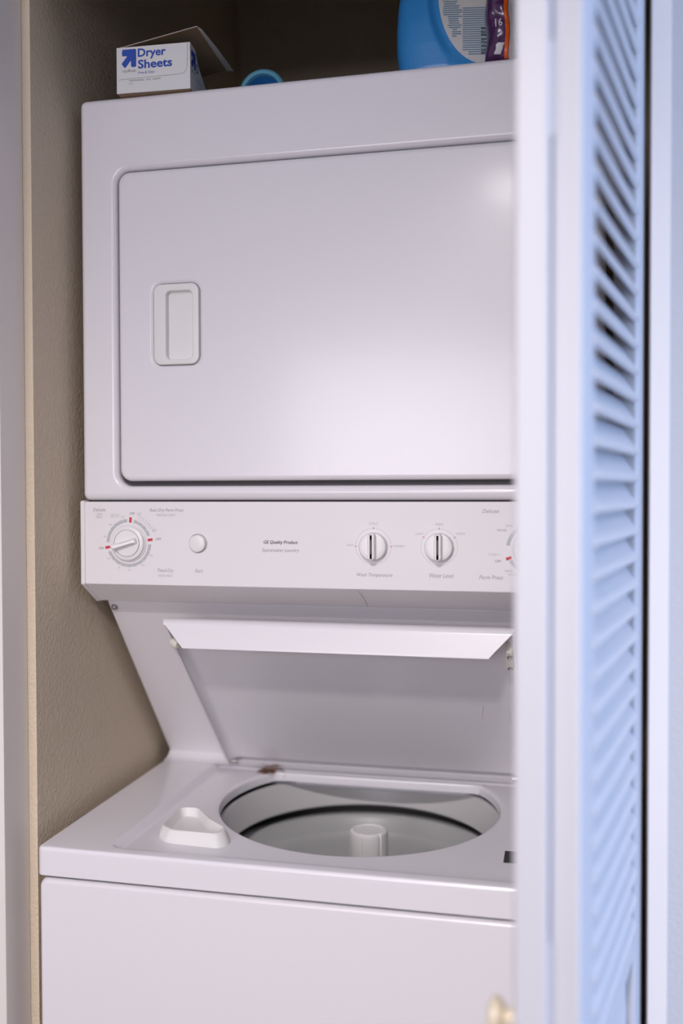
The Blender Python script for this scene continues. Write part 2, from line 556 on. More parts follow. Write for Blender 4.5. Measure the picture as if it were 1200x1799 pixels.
# start button in its ring
b = BM()
lathe_y(b, 0.1700, 1.3094, [(0.0136, 0.0005), (0.0136, -0.0006), (0.0130, -0.0010), (0.0126, -0.0006), (0.0124, 0.0004)], 64)
obj('button_ring', b, M['panel'], unit, 40)
b = BM()
lathe_y(b, 0.1700, 1.3094, [(0.0124, 0.0003), (0.0119, 0.0003)], 64)
for v in b.verts:
    v.co.y = -0.0003
obj('button_shadow_gap', b, M['mark'], unit, 0)
b = BM()
lathe_y(b, 0.1696, 1.3091, [(0.0117, 0.004), (0.0117, -0.0034), (0.0110, -0.0044), (0.009, -0.0050), (0.005, -0.0053), (0.001, -0.0054)], 64, True, True)
obj('start_button', b, M['knob'], unit, 40)


def selector(cx, cz):
    b = BM(); arc(b, cx, cz, 0.02315, 0.02345, 0, 360, PY, 5); obj('selector_circle', b, M['pale_ink'], panel, 0)
    b = BM()
    lathe_y(b, cx, cz, [(0.0183, 0.001), (0.0183, -0.0045), (0.0180, -0.0075), (0.0170, -0.0092), (0.0150, -0.0098), (0.0120, -0.0100)], 80, True, True)
    lo = []
    for y, ins in ((-0.006, 0.0), (-0.0155, 0.0007), (-0.0175, 0.0014), (-0.0182, 0.0028)):
        lo.append([(cx + px, y, cz + pz) for px, pz in rr2(-0.0056 + ins, 0.0056 - ins, -0.0180 + ins, 0.0180 - ins, 0.0042)])
    loft(b, lo, True, True)
    o = obj('selector_knob', b, M['knob'], unit, 40)
    b = BM(); add_box(b, cx - 0.0007, cx + 0.0007, -0.01835, -0.0178, cz - 0.0092, cz + 0.0092); obj('pointer_line', b, M['mark'], o, 0)


K1, K2 = (0.4104, 1.3078), (0.4955, 1.3078)
selector(*K1)
selector(*K2)
for (cx, cz), angs in ((K1, (90, 180, 0)), (K2, (90, 148, 32))):
    for a in angs:
        b = BM(); pquad(b, cx, cz, 0.0234, 0.0007, 0.0030, a, PY - 0.0002); obj('red_tick', b, M['red_ink'], panel, 0)
for s, x, z, w in (('COLD', 0.4106, 1.3372, 0.0116), ('HOT', 0.3800, 1.3090, 0.0088), ('WARM', 0.4435, 1.3084, 0.0140),
                   ('MED', 0.4960, 1.3366, 0.0100), ('LOW', 0.4705, 1.3244, 0.0096), ('HIGH', 0.5225, 1.3250, 0.0108)):
    ptext(s, x, z, w, 0.0029, 'pale_ink')
for s, x, z, w, h, ink, it in (
        ('Delicate', 0.0256, 1.3545, 0.0185, 0.0048, 'grey_ink', True), ('LOW', 0.0256, 1.3482, 0.0088, 0.0030, 'pale_ink', False), ('HEAT', 0.0256, 1.3442, 0.0094, 0.0030, 'pale_ink', False),
        ('Auto Dry Perm Press', 0.1243, 1.3535, 0.0495, 0.0057, 'grey_ink', True), ('MEDIUM HEAT', 0.1243, 1.3473, 0.0275, 0.0030, 'pale_ink', False),
        ('Timed Dry', 0.1228, 1.2714, 0.0236, 0.0058, 'grey_ink', True), ('HIGH HEAT', 0.1228, 1.2648, 0.0205, 0.0030, 'pale_ink', False),
        ('Start', 0.1712, 1.2724, 0.0118, 0.0046, 'grey_ink', True),
        ('Spacemaker Laundry', 0.2857, 1.3008, 0.0515, 0.0060, 'grey_ink', True),
        ('Wash Temperature', 0.4118, 1.2703, 0.0468, 0.0058, 'grey_ink', True), ('Water Level', 0.4985, 1.2714, 0.0310, 0.0056, 'grey_ink', True),
        ('Delicate', 0.5605, 1.3537, 0.0208, 0.0048, 'grey_ink', True), ('Perm Press', 0.5610, 1.2703, 0.0298, 0.0050, 'grey_ink', True)):
    ptext(s, x, z, w, h, ink, it)
ptext('GE Quality Product', 0.2857, 1.3114, 0.0468, 0.0058, 'dark_ink', True)
ptext('GE Quality Product', 0.2860, 1.3114, 0.0468, 0.0058, 'dark_ink', True)
# a thin scratch across the underside bevel
b = BM()
prev = None
for k in range(7):
    t = k / 6
    y = 0.004 + 0.038 * t
    z = 1.2515 - 0.0275 * (y - 0.0008) / 0.0432
    x = 0.3885 + 0.0065 * t + 0.0015 * math.sin(t * 4)
    pr_ = (b.verts.new((x, y - 0.0004, z - 0.0005)), b.verts.new((x + 0.0006, y - 0.0004, z - 0.0005)))
    if prev:
        b.faces.new((prev[0], prev[1], pr_[1], pr_[0]))
    prev = pr_
obj('scratch', b, M['scratch'], unit, 0)

# riser that carries the dryer: its face slopes back down to the washer top
b = BM()
prism(b, [(0.0700, 1.2235), (0.0700, 1.2185), (0.2950, 0.9415), (0.2950, 0.9300), (0.54, 0.93), (0.54, 1.365), (0.09, 1.365), (0.09, 1.2235)], 0.002, W - 0.002, 0.0012, 1)
obj('sloped_riser', b, M['enamel'], unit)
for x in (0.0105, W - 0.0105):
    b = BM()
    lathe(b, 0, 0, [(0.0052, 0.0), (0.0052, 0.0008), (0.0044, 0.0012), (0.0042, 0.0030), (0.0030, 0.0042), (0.0018, 0.0042), (0.0014, 0.0030)], 20, True, True)
    q = Vector((0, -0.776, -0.630)).to_track_quat('Z', 'Y').to_matrix()
    for v in b.verts:
        v.co = q @ v.co + Vector((x, 0.0757, 1.2110))
    obj('screw', b, M['steel'], unit, 40)

# washer cabinet below its top
b = BM()
L = [rr(0.001, W - 0.001, 0.03, 0.8905, 0.013, -0.096), rr(0.001, W - 0.001, 0.03, 0.8905, 0.013, -0.117)]
for y, i in ((-0.121, 0.0008), (-0.1245, 0.003), (-0.1262, 0.0065)):
    L.append(rr(0.001, W - 0.001, 0.03, 0.8905, 0.013, y, i))
loft(b, L, True, True)
obj('front_panel', b, M['enamel'], unit)
b = BM()
add_box(b, 0.001, 0.012, -0.096, 0.52, 0.03, 0.8905, 0.002)
add_box(b, W - 0.012, W - 0.001, -0.096, 0.52, 0.03, 0.8905, 0.002)
add_box(b, 0.012, W - 0.012, 0.51, 0.52, 0.03, 0.8905)
obj('side_panel', b, M['enamel'], unit)
b = BM()
add_box(b, 0.008, W - 0.008, -0.116, -0.096, 0.8895, 0.9)
add_box(b, 0.008, 0.02, -0.096, 0.5, 0.8895, 0.9)
add_box(b, W - 0.02, W - 0.008, -0.096, 0.5, 0.8895, 0.9)
obj('lid_gap_shade', b, M['dark'], unit, 0)  # dark filler, shade painted into the gap under the washer top
for x in (0.05, W - 0.05):
    for y in (-0.09, 0.46):
        b = BM(); lathe(b, x, y, [(0.016, 0.0), (0.018, 0.004), (0.018, 0.014), (0.008, 0.018), (0.008, 0.034)], 20, True, True); obj('levelling_foot', b, M['shell'], unit)

# washer top: folded edge, dished deck and a D-shaped opening
HC = (0.36, 0.1495)
outer2 = rr2(0, W, -0.128, 0.305, 0.009, 6)
rec2 = rr2(0.0896, W - 0.0896, -0.1115, 0.288, 0.018, 8)


def poly_r(poly, ang):
    dx, dy = math.cos(ang), math.sin(ang)
    best = None
    n = len(poly)
    for i in range(n):
        x1, y1 = poly[i][0] - HC[0], poly[i][1] - HC[1]
        x2, y2 = poly[(i + 1) % n][0] - HC[0], poly[(i + 1) % n][1] - HC[1]
        den = dx * (y2 - y1) - dy * (x2 - x1)
        if abs(den) < 1e-12:
            continue
        t = (x1 * (y2 - y1) - y1 * (x2 - x1)) / den
        s = (x1 * dy - y1 * dx) / den
        if t > 0 and -1e-6 <= s <= 1 + 1e-6:
            best = t if best is None else max(best, t)
    return best or 0.3


angs = [2 * PI * k / 160 for k in range(160)]
for pl in (outer2, rec2):
    angs += [math.atan2(y - HC[1], x - HC[0]) % (2 * PI) for x, y in pl]
angs = sorted(set(round(a, 5) for a in angs))


def hole_r(a):
    s = math.sin(a)
    r = 0.205
    if s > 0.05:
        c = 0.1235 / s
        k = 0.010                         # smooth minimum
        h = max(0.0, min(1.0, 0.5 + 0.5 * (c - r) / k))
        r = c * (1 - h) + r * h - k * h * (1 - h)
    return r


def ring(fr, z):
    return [(HC[0] + fr(a) * math.cos(a), HC[1] + fr(a) * math.sin(a), z) for a in angs]


def inset_poly(f, i):
    x0, x1, y0, y1, r, n = f
    return rr2(x0 + i, x1 - i, y0 + i, y1 - i, max(r - i, 0.002), n)


fo, fr_ = (0, W, -0.128, 0.305, 0.009, 6), (0.0896, W - 0.0896, -0.1115, 0.288, 0.018, 8)
L = []
for f, i, z in ((fo, 0.004, 0.8945), (fo, 0.0, 0.8950), (fo, 0.0, 0.9255), (fo, 0.0006, 0.9283), (fo, 0.0024, 0.9302), (fo, 0.0055, 0.9310),
                (fr_, -0.001, 0.9310), (fr_, 0.002, 0.9306), (fr_, 0.010, 0.9246), (fr_, 0.013, 0.9232), (fr_, 0.016, 0.9230)):
    p = inset_poly(f, i)
    L.append(ring(lambda a: poly_r(p, a), z))
for i, z in ((-0.006, 0.9230), (-0.002, 0.9227), (0.0005, 0.9215), (0.002, 0.9190), (0.002, 0.9090)):
    L.append(ring(lambda a: hole_r(a) - i, z))
b = BM(); loft(b, L); obj('washer_top', b, M['enamel_top'], unit, 32)
b = BM()
prism(b, [(0.268, 0.9312), (0.278, 0.9322), (0.286, 0.9350), (0.292, 0.9400), (0.296, 0.9420), (0.303, 0.9420), (0.303, 0.9312)], 0.002, W - 0.002)
obj('rear_curb', b, M['enamel_top'], unit, 40)

# tub seen through the opening
TC = (0.36, 0.158)
b = BM()
lathe(b, *TC, [(0.222, 0.868), (0.2150, 0.894), (0.2110, 0.8985), (0.2070, 0.9000), (0.2035, 0.8985), (0.2020, 0.895), (0.1965, 0.868), (0.1935, 0.858), (0.1940, 0.8545), (0.1970, 0.8520), (0.212, 0.851), (0.222, 0.868)], 128)
obj('tub_ring', b, M['tubplastic'], unit, 40)
b = BM()
lathe(b, *TC, [(0.246, 0.905), (0.246, 0.60), (0.02, 0.59)], 64, False, True)
obj('outer_tub', b, M['shell'], unit, 40)
b = BM()
lathe(b, *TC, [(0.236, 0.826), (0.226, 0.832), (0.215, 0.831), (0.2075, 0.823), (0.2050, 0.808), (0.2020, 0.803), (0.1995, 0.797), (0.1985, 0.785), (0.1980, 0.66), (0.19, 0.640), (0.12, 0.630), (0.01, 0.636)], 128, False, True)
obj('wash_basket', b, M['basket'], unit, 40)
AC = (0.3715, 0.160)
b = BM()
n = 96
L = []
for r, z in ((0.092, 0.632), (0.080, 0.640), (0.050, 0.665), (0.036, 0.70), (0.031, 0.75), (0.0300, 0.835), (0.0285, 0.836), (0.0285, 0.8385), (0.0288, 0.839),
             (0.0284, 0.875), (0.0270, 0.8795), (0.0245, 0.8815), (0.0215, 0.8815), (0.0205, 0.8800), (0.012, 0.8795), (0.001, 0.8795)):
    lp = []
    for k in range(n):
        g = k % 16
        q = r
        if z > 0.8388 and r > 0.021 and g in (0, 1):
            q = r - 0.0018
        lp.append((AC[0] + q * math.cos(2 * PI * (k + 4) / n), AC[1] + q * math.sin(2 * PI * (k + 4) / n), z))
    L.append(lp)
loft(b, L, True, True)
for k in range(4):
    a = PI / 2 * k + 0.4
    t = bmesh.new()
    add_box(t, 0.03, 0.11, -0.006, 0.006, 0.63, 0.70, 0.004)
    for v in t.verts:
        if v.co.x > 0.06:
            v.co.z = 0.63 + (v.co.z - 0.63) * 0.35
    bmesh.ops.rotate(t, verts=t.verts, cent=(0, 0, 0), matrix=Matrix.Rotation(a, 3, 'Z'))
    bmesh.ops.translate(t, verts=t.verts, vec=(AC[0], AC[1], 0))
    me = bpy.data.meshes.new('tmp'); t.to_mesh(me); t.free(); b.from_mesh(me); bpy.data.meshes.remove(me)
obj('agitator', b, M['plastic'], unit, 32)

# bleach dispenser cup on the deck
zb = 0.9228
base = [(0.1262, -0.0395), (0.1450, -0.0600), (0.1600, -0.0628), (0.2200, -0.0660), (0.2300, -0.0540), (0.2275, -0.0360), (0.1935, 0.0020), (0.1570, 0.0520), (0.1235, 0.0480)]
top = [(0.1295, -0.0390), (0.1500, -0.0540), (0.1600, -0.0550), (0.2140, -0.0560), (0.2205, -0.0440), (0.2180, -0.0300), (0.1870, -0.0010), (0.1510, 0.0400), (0.1275, 0.0360)]


def outline(p, z, r=0.010):
    return [(x, y, z) for x, y in round_poly(p, r)]


def shrink(p, k):
    cx, cy = sum(q[0] for q in p) / len(p), sum(q[1] for q in p) / len(p)
    out = []
    for x, y in p:
        d = Vector((x - cx, y - cy))
        d2 = d * max(0, 1 - k / d.length)
        out.append((cx + d2.x, cy + d2.y))
    return out


b = BM()
loft(b, [outline(base, zb), outline([(bx * 0.85 + tx * 0.15, by * 0.85 + ty * 0.15) for (bx, by), (tx, ty) in zip(base, top)], zb + 0.0035),
         outline(top, zb + 0.0142), outline(shrink(top, 0.0012), zb + 0.0150), outline(shrink(top, 0.0034), zb + 0.0150), outline(shrink(top, 0.0044), zb + 0.0140),
         outline(shrink(top, 0.0105), zb + 0.0045), outline(shrink(top, 0.022), zb + 0.0018)], True, True)
obj('bleach_cup', b, M['plastic'], unit, 40)
b = BM(); add_box(b, 0.5785, 0.5960, -0.0340, 0.0040, 0.9222, 0.9236); obj('lid_switch_slot', b, M['dark'], unit, 0)

# lid standing open: s runs up the lid from the hinge, n out of its underside
LD, LN = Vector((0, -0.6974, 0.7169)), Vector((0, -0.7169, -0.6974))


def lid(x, s, nn):
    return Vector((x, 0.2616, 0.931)) + LD * s + LN * nn


lx0, lx1 = 0.1167, 0.5910
b = BM()
w_ = lx1 - lx0
secs = [(0.001, -0.003), (0.0042, -0.0040), (0.0056, -0.0080), (0.0085, -0.0125), (0.0130, -0.0150), (0.0180, -0.0160)]
secs = secs + [(w_ - x, q) for x, q in reversed(secs)]
loft(b, [[lid(lx0 + x, s_, q_) for s_, q_ in ((0.004, -0.0190), (0.360, -0.0190), (0.362, q), (0.004, q))] for x, q in secs], True, True)
lid_o = obj('washer_lid', b, M['enamel'], unit, 30)
for x in (lx0, lx1 - 0.0042):
    b = BM()
    loft(b, [[lid(x + xo, s, q) for s, q in ((0.0, -0.008), (0.006, -0.0190), (0.362, -0.0190), (0.3725, -0.008), (0.372, 0.0), (0.004, 0.0))] for xo in (0, 0.0042)], True, True)
    bmesh.ops.recalc_face_normals(b, faces=b.faces)
    bmesh.ops.bevel(b, geom=list(b.edges), offset=0.0011, segments=2, affect='EDGES', profile=0.5)
    obj('lid_side_flange', b, M['enamel'], lid_o, 40)
# front lip, folded back on itself, ends cut on the skew
prof = [(0.3590, -0.0192, 0.000), (0.3640, -0.0180, 0.000), (0.3695, -0.0140, 0.000), (0.3738, -0.0085, 0.000), (0.3755, -0.0030, 0.001), (0.3745, 0.0020, 0.005),
        (0.3600, 0.0265, 0.031), (0.3582, 0.0280, 0.0325), (0.3568, 0.0275, 0.0325), (0.3572, 0.0258, 0.031), (0.3720, 0.0010, 0.005), (0.3728, -0.0030, 0.002), (0.3712, -0.0080, 0.001), (0.3670, -0.0130, 0.001), (0.3620, -0.0160, 0.001)]
b = BM()
loft(b, [[lid(lx0 + i, s, q) for s, q, i in prof], [lid(lx1 - i, s, q) for s, q, i in prof]], True, True)
obj('lid_lip', b, M['enamel'], lid_o, 50)
# stop bumper on the left flange
b = BM()
lathe(b, 0, 0, [(0.0045, -0.005), (0.0062, -0.004), (0.0072, 0.0), (0.0072, 0.0052), (0.0060, 0.0078), (0.0030, 0.0086)], 20, True, True)
q = (LN * 0.45 + Vector((0.9, 0, 0))).normalized().to_track_quat('Z', 'Y').to_matrix()
for v in b.verts:
    v.co = q @ v.co + lid(lx0 + 0.0055, 0.3310, -0.001)
bp = obj('lid_bumper', b, M['bisque'], lid_o, 40)
bp['label'] = 'cream rubber bumper'
# strike with two screws on the right flange
b = BM()
loft(b, [[lid(lx1 - 0.0150 + dx, s, q) for dx, s in round_poly([(0, 0.300), (0.0105, 0.296), (0.0105, 0.336), (0.002, 0.340)], 0.003)] for q in (-0.0155, 0.0)] +
     [[lid(lx1 - 0.0145 + dx * 0.92, 0.318 + (s - 0.318) * 0.94, 0.002) for dx, s in round_poly([(0, 0.300), (0.0105, 0.296), (0.0105, 0.336), (0.002, 0.340)], 0.003)]], True, True)
stk = obj('lid_strike', b, M['bisque'], lid_o, 40)
for s in (0.304, 0.329):
    b = BM()
    lathe(b, 0, 0, [(0.0036, 0.0), (0.0036, 0.0010), (0.0026, 0.0016), (0.0016, 0.0016), (0.0012, 0.0006)], 16, True, True)
    q = LN.to_track_quat('Z', 'Y').to_matrix()
    for v in b.verts:
        v.co = q @ v.co + lid(lx1 - 0.0085, s, 0.002)
    obj('strike_screw', b, M['steel'], lid_o, 40)
for x in (lx0 + 0.006, lx1 - 0.016):
    b = BM()
    t0 = lid(x, 0.006, -0.006)
    for k, rr_ in ((0, 0.003),):
        lo = []
        for xx in (0, 0.010):
            lo.append([(t0.x + xx, t0.y + rr_ * math.cos(2 * PI * j / 16), t0.z + rr_ * math.sin(2 * PI * j / 16)) for j in range(16)])
        loft(b, lo, True, True)
    obj('hinge_pin', b, M['steel'], lid_o, 40)
b = BM()
p0, p1 = lid(0.5365, 0.150, -0.0157), lid(0.5405, 0.186, -0.0157)
d = Vector((0.0003, 0, 0))
b.faces.new([b.verts.new(v) for v in (p0 - d * 0.3, p0 + d * 0.3, p1 + d, p1 - d)])
obj('lid_scratch', b, M['scratch'], lid_o, 0)

# ------------------------------------------------------------------ folded louvred bifold door
door_1 = bpy.data.objects.new('door_1', None)
COL.objects.link(door_1)
door_1.location = (0.66, -0.48, 0.0)
door_1['kind'] = 'structure'
door_1['label'] = 'white louvred bifold door folded open at the right of the closet'
door_1['category'] = 'door'


def leaf(origin, ang_deg, length, th, side):
    """origin: near corner of the louvred (room) face; side +1 when that face looks right, -1 left"""
    a = math.radians(ang_deg)
    d = Vector((math.sin(a), math.cos(a), 0))
    nrm = Vector((math.cos(a), -math.sin(a), 0)) * side
    o = Vector((origin[0], origin[1], 0))

    def P(v):
        return o + d * v.x + nrm * v.y + Vector((0, 0, v.z))

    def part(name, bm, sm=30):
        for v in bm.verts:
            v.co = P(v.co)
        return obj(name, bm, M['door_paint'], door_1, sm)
    sw = 0.0545
    z0, z1 = 0.02, 2.03
    for x0 in (0, length - sw):
        b = BM(); add_box(b, x0, x0 + sw, -th, 0, z0, z1, 0.0032, 3); part('stile', b)
    for ra, rb in ((z0, 0.16), (0.893, 0.925), (1.945, z1)):
        b = BM(); add_box(b, sw, length - sw, -th + 0.001, -0.001, ra, rb, 0.0015); part('rail', b)
    # raised panel in the lower half
    b = BM()
    xa, xb, za, zb_ = sw - 0.004, length - sw + 0.004, 0.156, 0.897
    lo = []
    for y, i in ((-th + 0.009, 0), (-0.009, 0), (-0.009, 0.012), (-0.003, 0.040), (-0.003, 0.05)):
        lo.append([(x, y, z) for x, z in rr2(xa + i, xb - i, za + i, zb_ - i, 0.001, 1)])
    loft(b, lo, True, True)
    part('raised_panel', b)
    # slats
    me = None
    pitch = 0.0272
    n = int((1.945 - 0.925) / pitch)
    cy = -th / 2 + 0.0020
    t = 0.0062
    ch = Vector((-0.0100, 0.0145))           # outer-lower edge to inner-upper edge, half chord (y, z)
    ul = ch.normalized()
    un = Vector((-ul.y, ul.x))
    prof = []
    for s, q in ((-1, -1), (1, -1), (1, 1), (-1, 1)):
        p = ch * s + un * (q * t / 2)
        prof.append((p.x, p.y))
    prof = round_poly(prof, 0.0016, 2)
    b = BM()
    loft(b, [[(x, cy + y, z) for y, z in prof] for x in (sw - 0.002, length - sw + 0.002)], True, True)
    z_first = 0.925 + 0.016
    for v in b.verts:
        v.co.z += z_first
    first = part('slat', b, 40)
    for k in range(1, n):
        c = first.copy()
        c.parent = door_1
        c.location = (first.location.x, first.location.y, first.location.z + pitch * k)
        COL.objects.link(c)
    return P


leaf((0.6615, -0.4766), 11.913, 0.348, 0.0235, 1)
PA = leaf((0.6117, -0.4880), 2.0, 0.340, 0.0262, -1)
for z in (0.30, 1.00, 1.68):
    b = BM(); add_box(b, 0.6345, 0.6412, -0.4760, -0.4740, z - 0.035, z + 0.035)
    obj('hinge_filler', b, M['door_paint'], door_1, 0)  # white filler plates added so the groove between the leaves stays light
# pull knob on the left leaf
b = BM()
lathe(b, 0, 0, [(0.008, 0.0), (0.008, 0.003), (0.0055, 0.004), (0.0055, 0.007), (0.010, 0.010), (0.0140, 0.013), (0.0145, 0.017), (0.0115, 0.020), (0.006, 0.0215)], 28, True, True)
q = Vector((-0.9945, 0.1045, 0)).to_track_quat('Z', 'Y').to_matrix()
for v in b.verts:
    v.co = q @ v.co + PA(Vector((0.028, 0.0, 0.965)))
kn = obj('pull_knob', b, M['brass'], door_1, 40)
kn['label'] = 'small cream pull knob'

# ------------------------------------------------------------------ things on top of the dryer
# carton of dryer sheets
bw, bh, bd = 0.1035, 0.0612, 0.140
box = thing('dryer_sheet_box', 'opened white carton with blue Dryer Sheets lettering on the dryer top', 'box', (0.0605, -0.008, ZT), math.radians(3.0))


def bpart(name, bm, m, sm=0):
    return obj(name, bm, m, box, sm, local=True)


T = 0.0009
b = BM(); add_box(b, 0, bw, 0, T, 0, bh, 0.0003, 1); bpart('front_panel', b, M['carton'])
b = BM(); add_box(b, 0, bw, bd - T, bd, 0, bh * 0.8, 0.0003, 1); bpart('back_panel', b, M['carton'])
b = BM(); add_box(b, 0, T, T, bd - T, 0, bh, 0.0003, 1); bpart('left_panel', b, M['carton'])
b = BM(); add_box(b, 0, bw, T, bd - T, 0, T); bpart('bottom_panel', b, M['kraft'])
b = BM()
prism(b, [(T, 0.0), (bd - T, 0.0), (bd - T, 0.012), (0.105, 0.014), (0.070, 0.024), (0.040, 0.040), (0.030, 0.048), (0.024, 0.057), (0.020, 0.0600), (T, bh)], bw - T, bw)
bpart('right_panel', b, M['carton'])
# lid hinged on the left edge, standing a little open, its inside brown
th_ = math.radians(10.5)
lw = 0.114


def lp(r, y, q):
    return Vector((r * math.cos(th_) - q * math.sin(th_), y, bh + r * math.sin(th_) + q * math.cos(th_)))


b = BM()
loft(b, [[lp(r, y, 0) for r, y in ((0, 0.004), (lw, 0.004), (lw, bd), (0, bd))], [lp(r, y, 0.0008) for r, y in ((0, 0.004), (lw, 0.004), (lw, bd), (0, bd))]], True, True)
lidb = bpart('lid_flap', b, M['kraft'])
lidb['label'] = 'raised lid flap with a bare brown inside'
b = BM()
loft(b, [[lp(r, y, 0.0009) for r, y in ((0, 0.004), (lw, 0.004), (lw, bd), (0, bd))], [lp(r, y, 0.0013) for r, y in ((0, 0.004), (lw, 0.004), (lw, bd), (0, bd))]], True, True)
bpart('lid_print', b, M['carton'])
b = BM()
tp = [(0.0, 0.004), (0.0, bd), (0.013, bd - 0.006), (0.010, 0.06), (0.005, 0.012)]
loft(b, [[lp(lw + w * 0.9, y, -w * 0.5 + q) for w, y in tp] for q in (0.0, 0.0010)], True, True)
bpart('tuck_flap', b, M['carton'])


def arrow(bm, fn):
    """arrow pointing up to the right, in a unit square, soft corners"""
    pts = [(0.02, 1.0), (1.0, 1.0), (1.0, 0.02), (0.64, 0.02), (0.64, 0.40), (0.23, -0.03), (-0.03, 0.23), (0.40, 0.64), (0.02, 0.64)]
    pp = round_poly(pts, 0.10, 4)
    bm.faces.new([bm.verts.new(fn(u, v)) for u, v in reversed(pp)])


FU, FV = Vector((1, 0, 0)), Vector((0, 0, 1))
b = BM(); arrow(b, lambda u, v: (0.0075 + u * 0.0205, -0.0003, 0.0335 + v * 0.0245)); bpart('arrow_logo', b, M['blue_ink'])


def btext(s, m, centre, w, h, axes=FRONT, bold=0.0):
    o = text(s, None, M[m], centre, w, h, False, axes, 0.0, 'lettering', bold)
    o.parent = box
    return o


btext('Dryer', 'blue_ink', (0.0500, -0.0003, 0.0506), 0.0395, 0.0145, bold=0.026)
btext('Sheets', 'blue_ink', (0.0545, -0.0003, 0.0370), 0.0480, 0.0118, bold=0.026)
btext('up&up', 'carton_grey', (0.0182, -0.0003, 0.0292), 0.0195, 0.0052)
btext('Free & Clear', 'blue_ink', (0.0425, -0.0003, 0.0260), 0.0230, 0.0032)
btext('CJ0YR43F60  1427  2207M', 'dark_ink', (0.0400, -0.0003, 0.0158), 0.0440, 0.0026)
btext('___', 'dark_ink', (0.0200, -0.0003, 0.0118), 0.0050, 0.0004)
# cut line of the front panel
b = BM()
cl = [(0.003, 0.0180), (0.030, 0.0186), (0.060, 0.0192), (0.090, 0.0198), (0.0955, 0.0212), (0.0985, 0.0250), (0.0995, 0.0300), (0.1005, 0.0600)]
pv = None
for i, (x, z) in enumerate(cl):
    nx, nz = (0, 1) if i < 4 else ((-0.7, 0.7) if i < 6 else (-1, 0))
    p = (b.verts.new((x, -0.0003, z)), b.verts.new((x + nx * 0.0005, -0.0003, z + nz * 0.0005)))
    if pv:
        b.faces.new((pv[0], pv[1], p[1], p[0]))
    pv = p
bpart('perforation_line', b, M['carton_grey'])
SIDE = (Vector((0, 1, 0)), Vector((0, 0, 1)))
b = BM(); arrow(b, lambda u, v: (bw + 0.0003, 0.0040 + u * 0.0180, 0.0310 + v * 0.0225)); bpart('arrow_logo', b, M['blue_ink'])
btext('up&up', 'carton_grey', (bw + 0.0003, 0.0130, 0.0268), 0.0180, 0.0048, SIDE)
btext('D', 'blue_ink', (bw + 0.0003, 0.0290, 0.0370), 0.0085, 0.0120, SIDE, 0.018)
btext('Free & Cl', 'blue_ink', (bw + 0.0003, 0.0370, 0.0230), 0.0180, 0.0032, SIDE)

# measuring cap lying on its side
cx, cy_, r = 0.2262, 0.115, 0.0345
capo = thing('measuring_cap', 'round pale blue measuring cap lying on its side behind the carton', 'cap', (cx, cy_, ZT))
b = BM()
lathe_y(b, cx, ZT + r, [(r - 0.0075, cy_ + 0.006), (r - 0.0065, cy_), (r - 0.0030, cy_ - 0.0025), (r, cy_ + 0.001), (r, cy_ + 0.012), (r - 0.0035, cy_ + 0.014), (r - 0.0045, cy_ + 0.052), (r - 0.010, cy_ + 0.058)], 56, False, True)
obj('cap_wall', b, M['cap_out'], capo, 40)
b = BM()
lathe_y(b, cx, ZT + r, [(r - 0.0076, cy_ + 0.0058), (r - 0.009, cy_ + 0.045), (r - 0.012, cy_ + 0.050)], 56, False, True)
obj('cap_inside', b, M['cap_in'], capo, 40)

# blue detergent jug
jx, jy = 0.5160, 0.100
jug = thing('detergent_jug', 'large sky blue plastic detergent jug with a pale oval label on the dryer top', 'bottle', (jx, jy, ZT))
SEC = [(0.0, 0.070, 0.038), (0.006, 0.078, 0.046), (0.02, 0.0835, 0.051), (0.05, 0.0870, 0.053), (0.08, 0.0872, 0.053), (0.11, 0.0850, 0.052), (0.14, 0.0800, 0.050), (0.17, 0.0700, 0.046),
       (0.195, 0.0540, 0.040), (0.212, 0.0380, 0.033), (0.222, 0.0285, 0.0275), (0.228, 0.0265, 0.0260), (0.240, 0.0265, 0.0260)]


def sec(z):
    for (z0, w0, d0), (z1, w1, d1) in zip(SEC, SEC[1:]):
        if z0 <= z <= z1:
            t = (z - z0) / (z1 - z0)
            t2 = t
            return w0 + (w1 - w0) * t2, d0 + (d1 - d0) * t2
    return SEC[-1][1:]


LC, LR = (0.036, 0.116), (0.064, 0.098)       # label centre (from jug axis) and radii


def ssf(t):
    t = max(0, min(1, t))
    return t * t * (3 - 2 * t)


def jug_pt(a, z, dent=True):
    w, d = sec(z)
    e = 2 / (4.2 - 2.2 * ssf((z - 0.15) / 0.06))
    c, s = math.cos(a), math.sin(a)
    x = w * math.copysign(abs(c) ** e, c)
    y = d * math.copysign(abs(s) ** e, s)
    if dent and y < 0:
        q = math.hypot((x - LC[0]) / (LR[0] + 0.016), (z - LC[1]) / (LR[1] + 0.016))
        y += 0.0060 * ssf((1.0 - q) / 0.13)
    return x, y


b = BM()
NZ, NA = 140, 320
L = []
for k in range(NZ + 1):
    z = 0.24 * k / NZ
    lp_ = []
    for j in range(NA):
        x, y = jug_pt(2 * PI * j / NA, z)
        lp_.append((jx + x, jy + y, ZT + z))
    L.append(lp_)
loft(b, L, True, True)
obj('jug_body', b, M['bottle'], jug, 40)
b = BM()
lathe(b, jx, jy, [(0.033, ZT + 0.236), (0.034, ZT + 0.240), (0.032, ZT + 0.290), (0.029, ZT + 0.296), (0.01, ZT + 0.297)], 48, True, True)
obj('jug_cap', b, M['cap_in'], jug, 40)


def front_y(x, z):
    """front surface of the dented jug at x, z (from the jug axis)"""
    w, d = sec(z)
    e = 4.2 - 2.2 * ssf((z - 0.15) / 0.06)
    u = min(0.999, abs(x) / w)
    y = -d * (1 - u ** e) ** (1 / e)
    q = math.hypot((x - LC[0]) / (LR[0] + 0.016), (z - LC[1]) / (LR[1] + 0.016))
    return y + 0.0060 * ssf((1.0 - q) / 0.13)


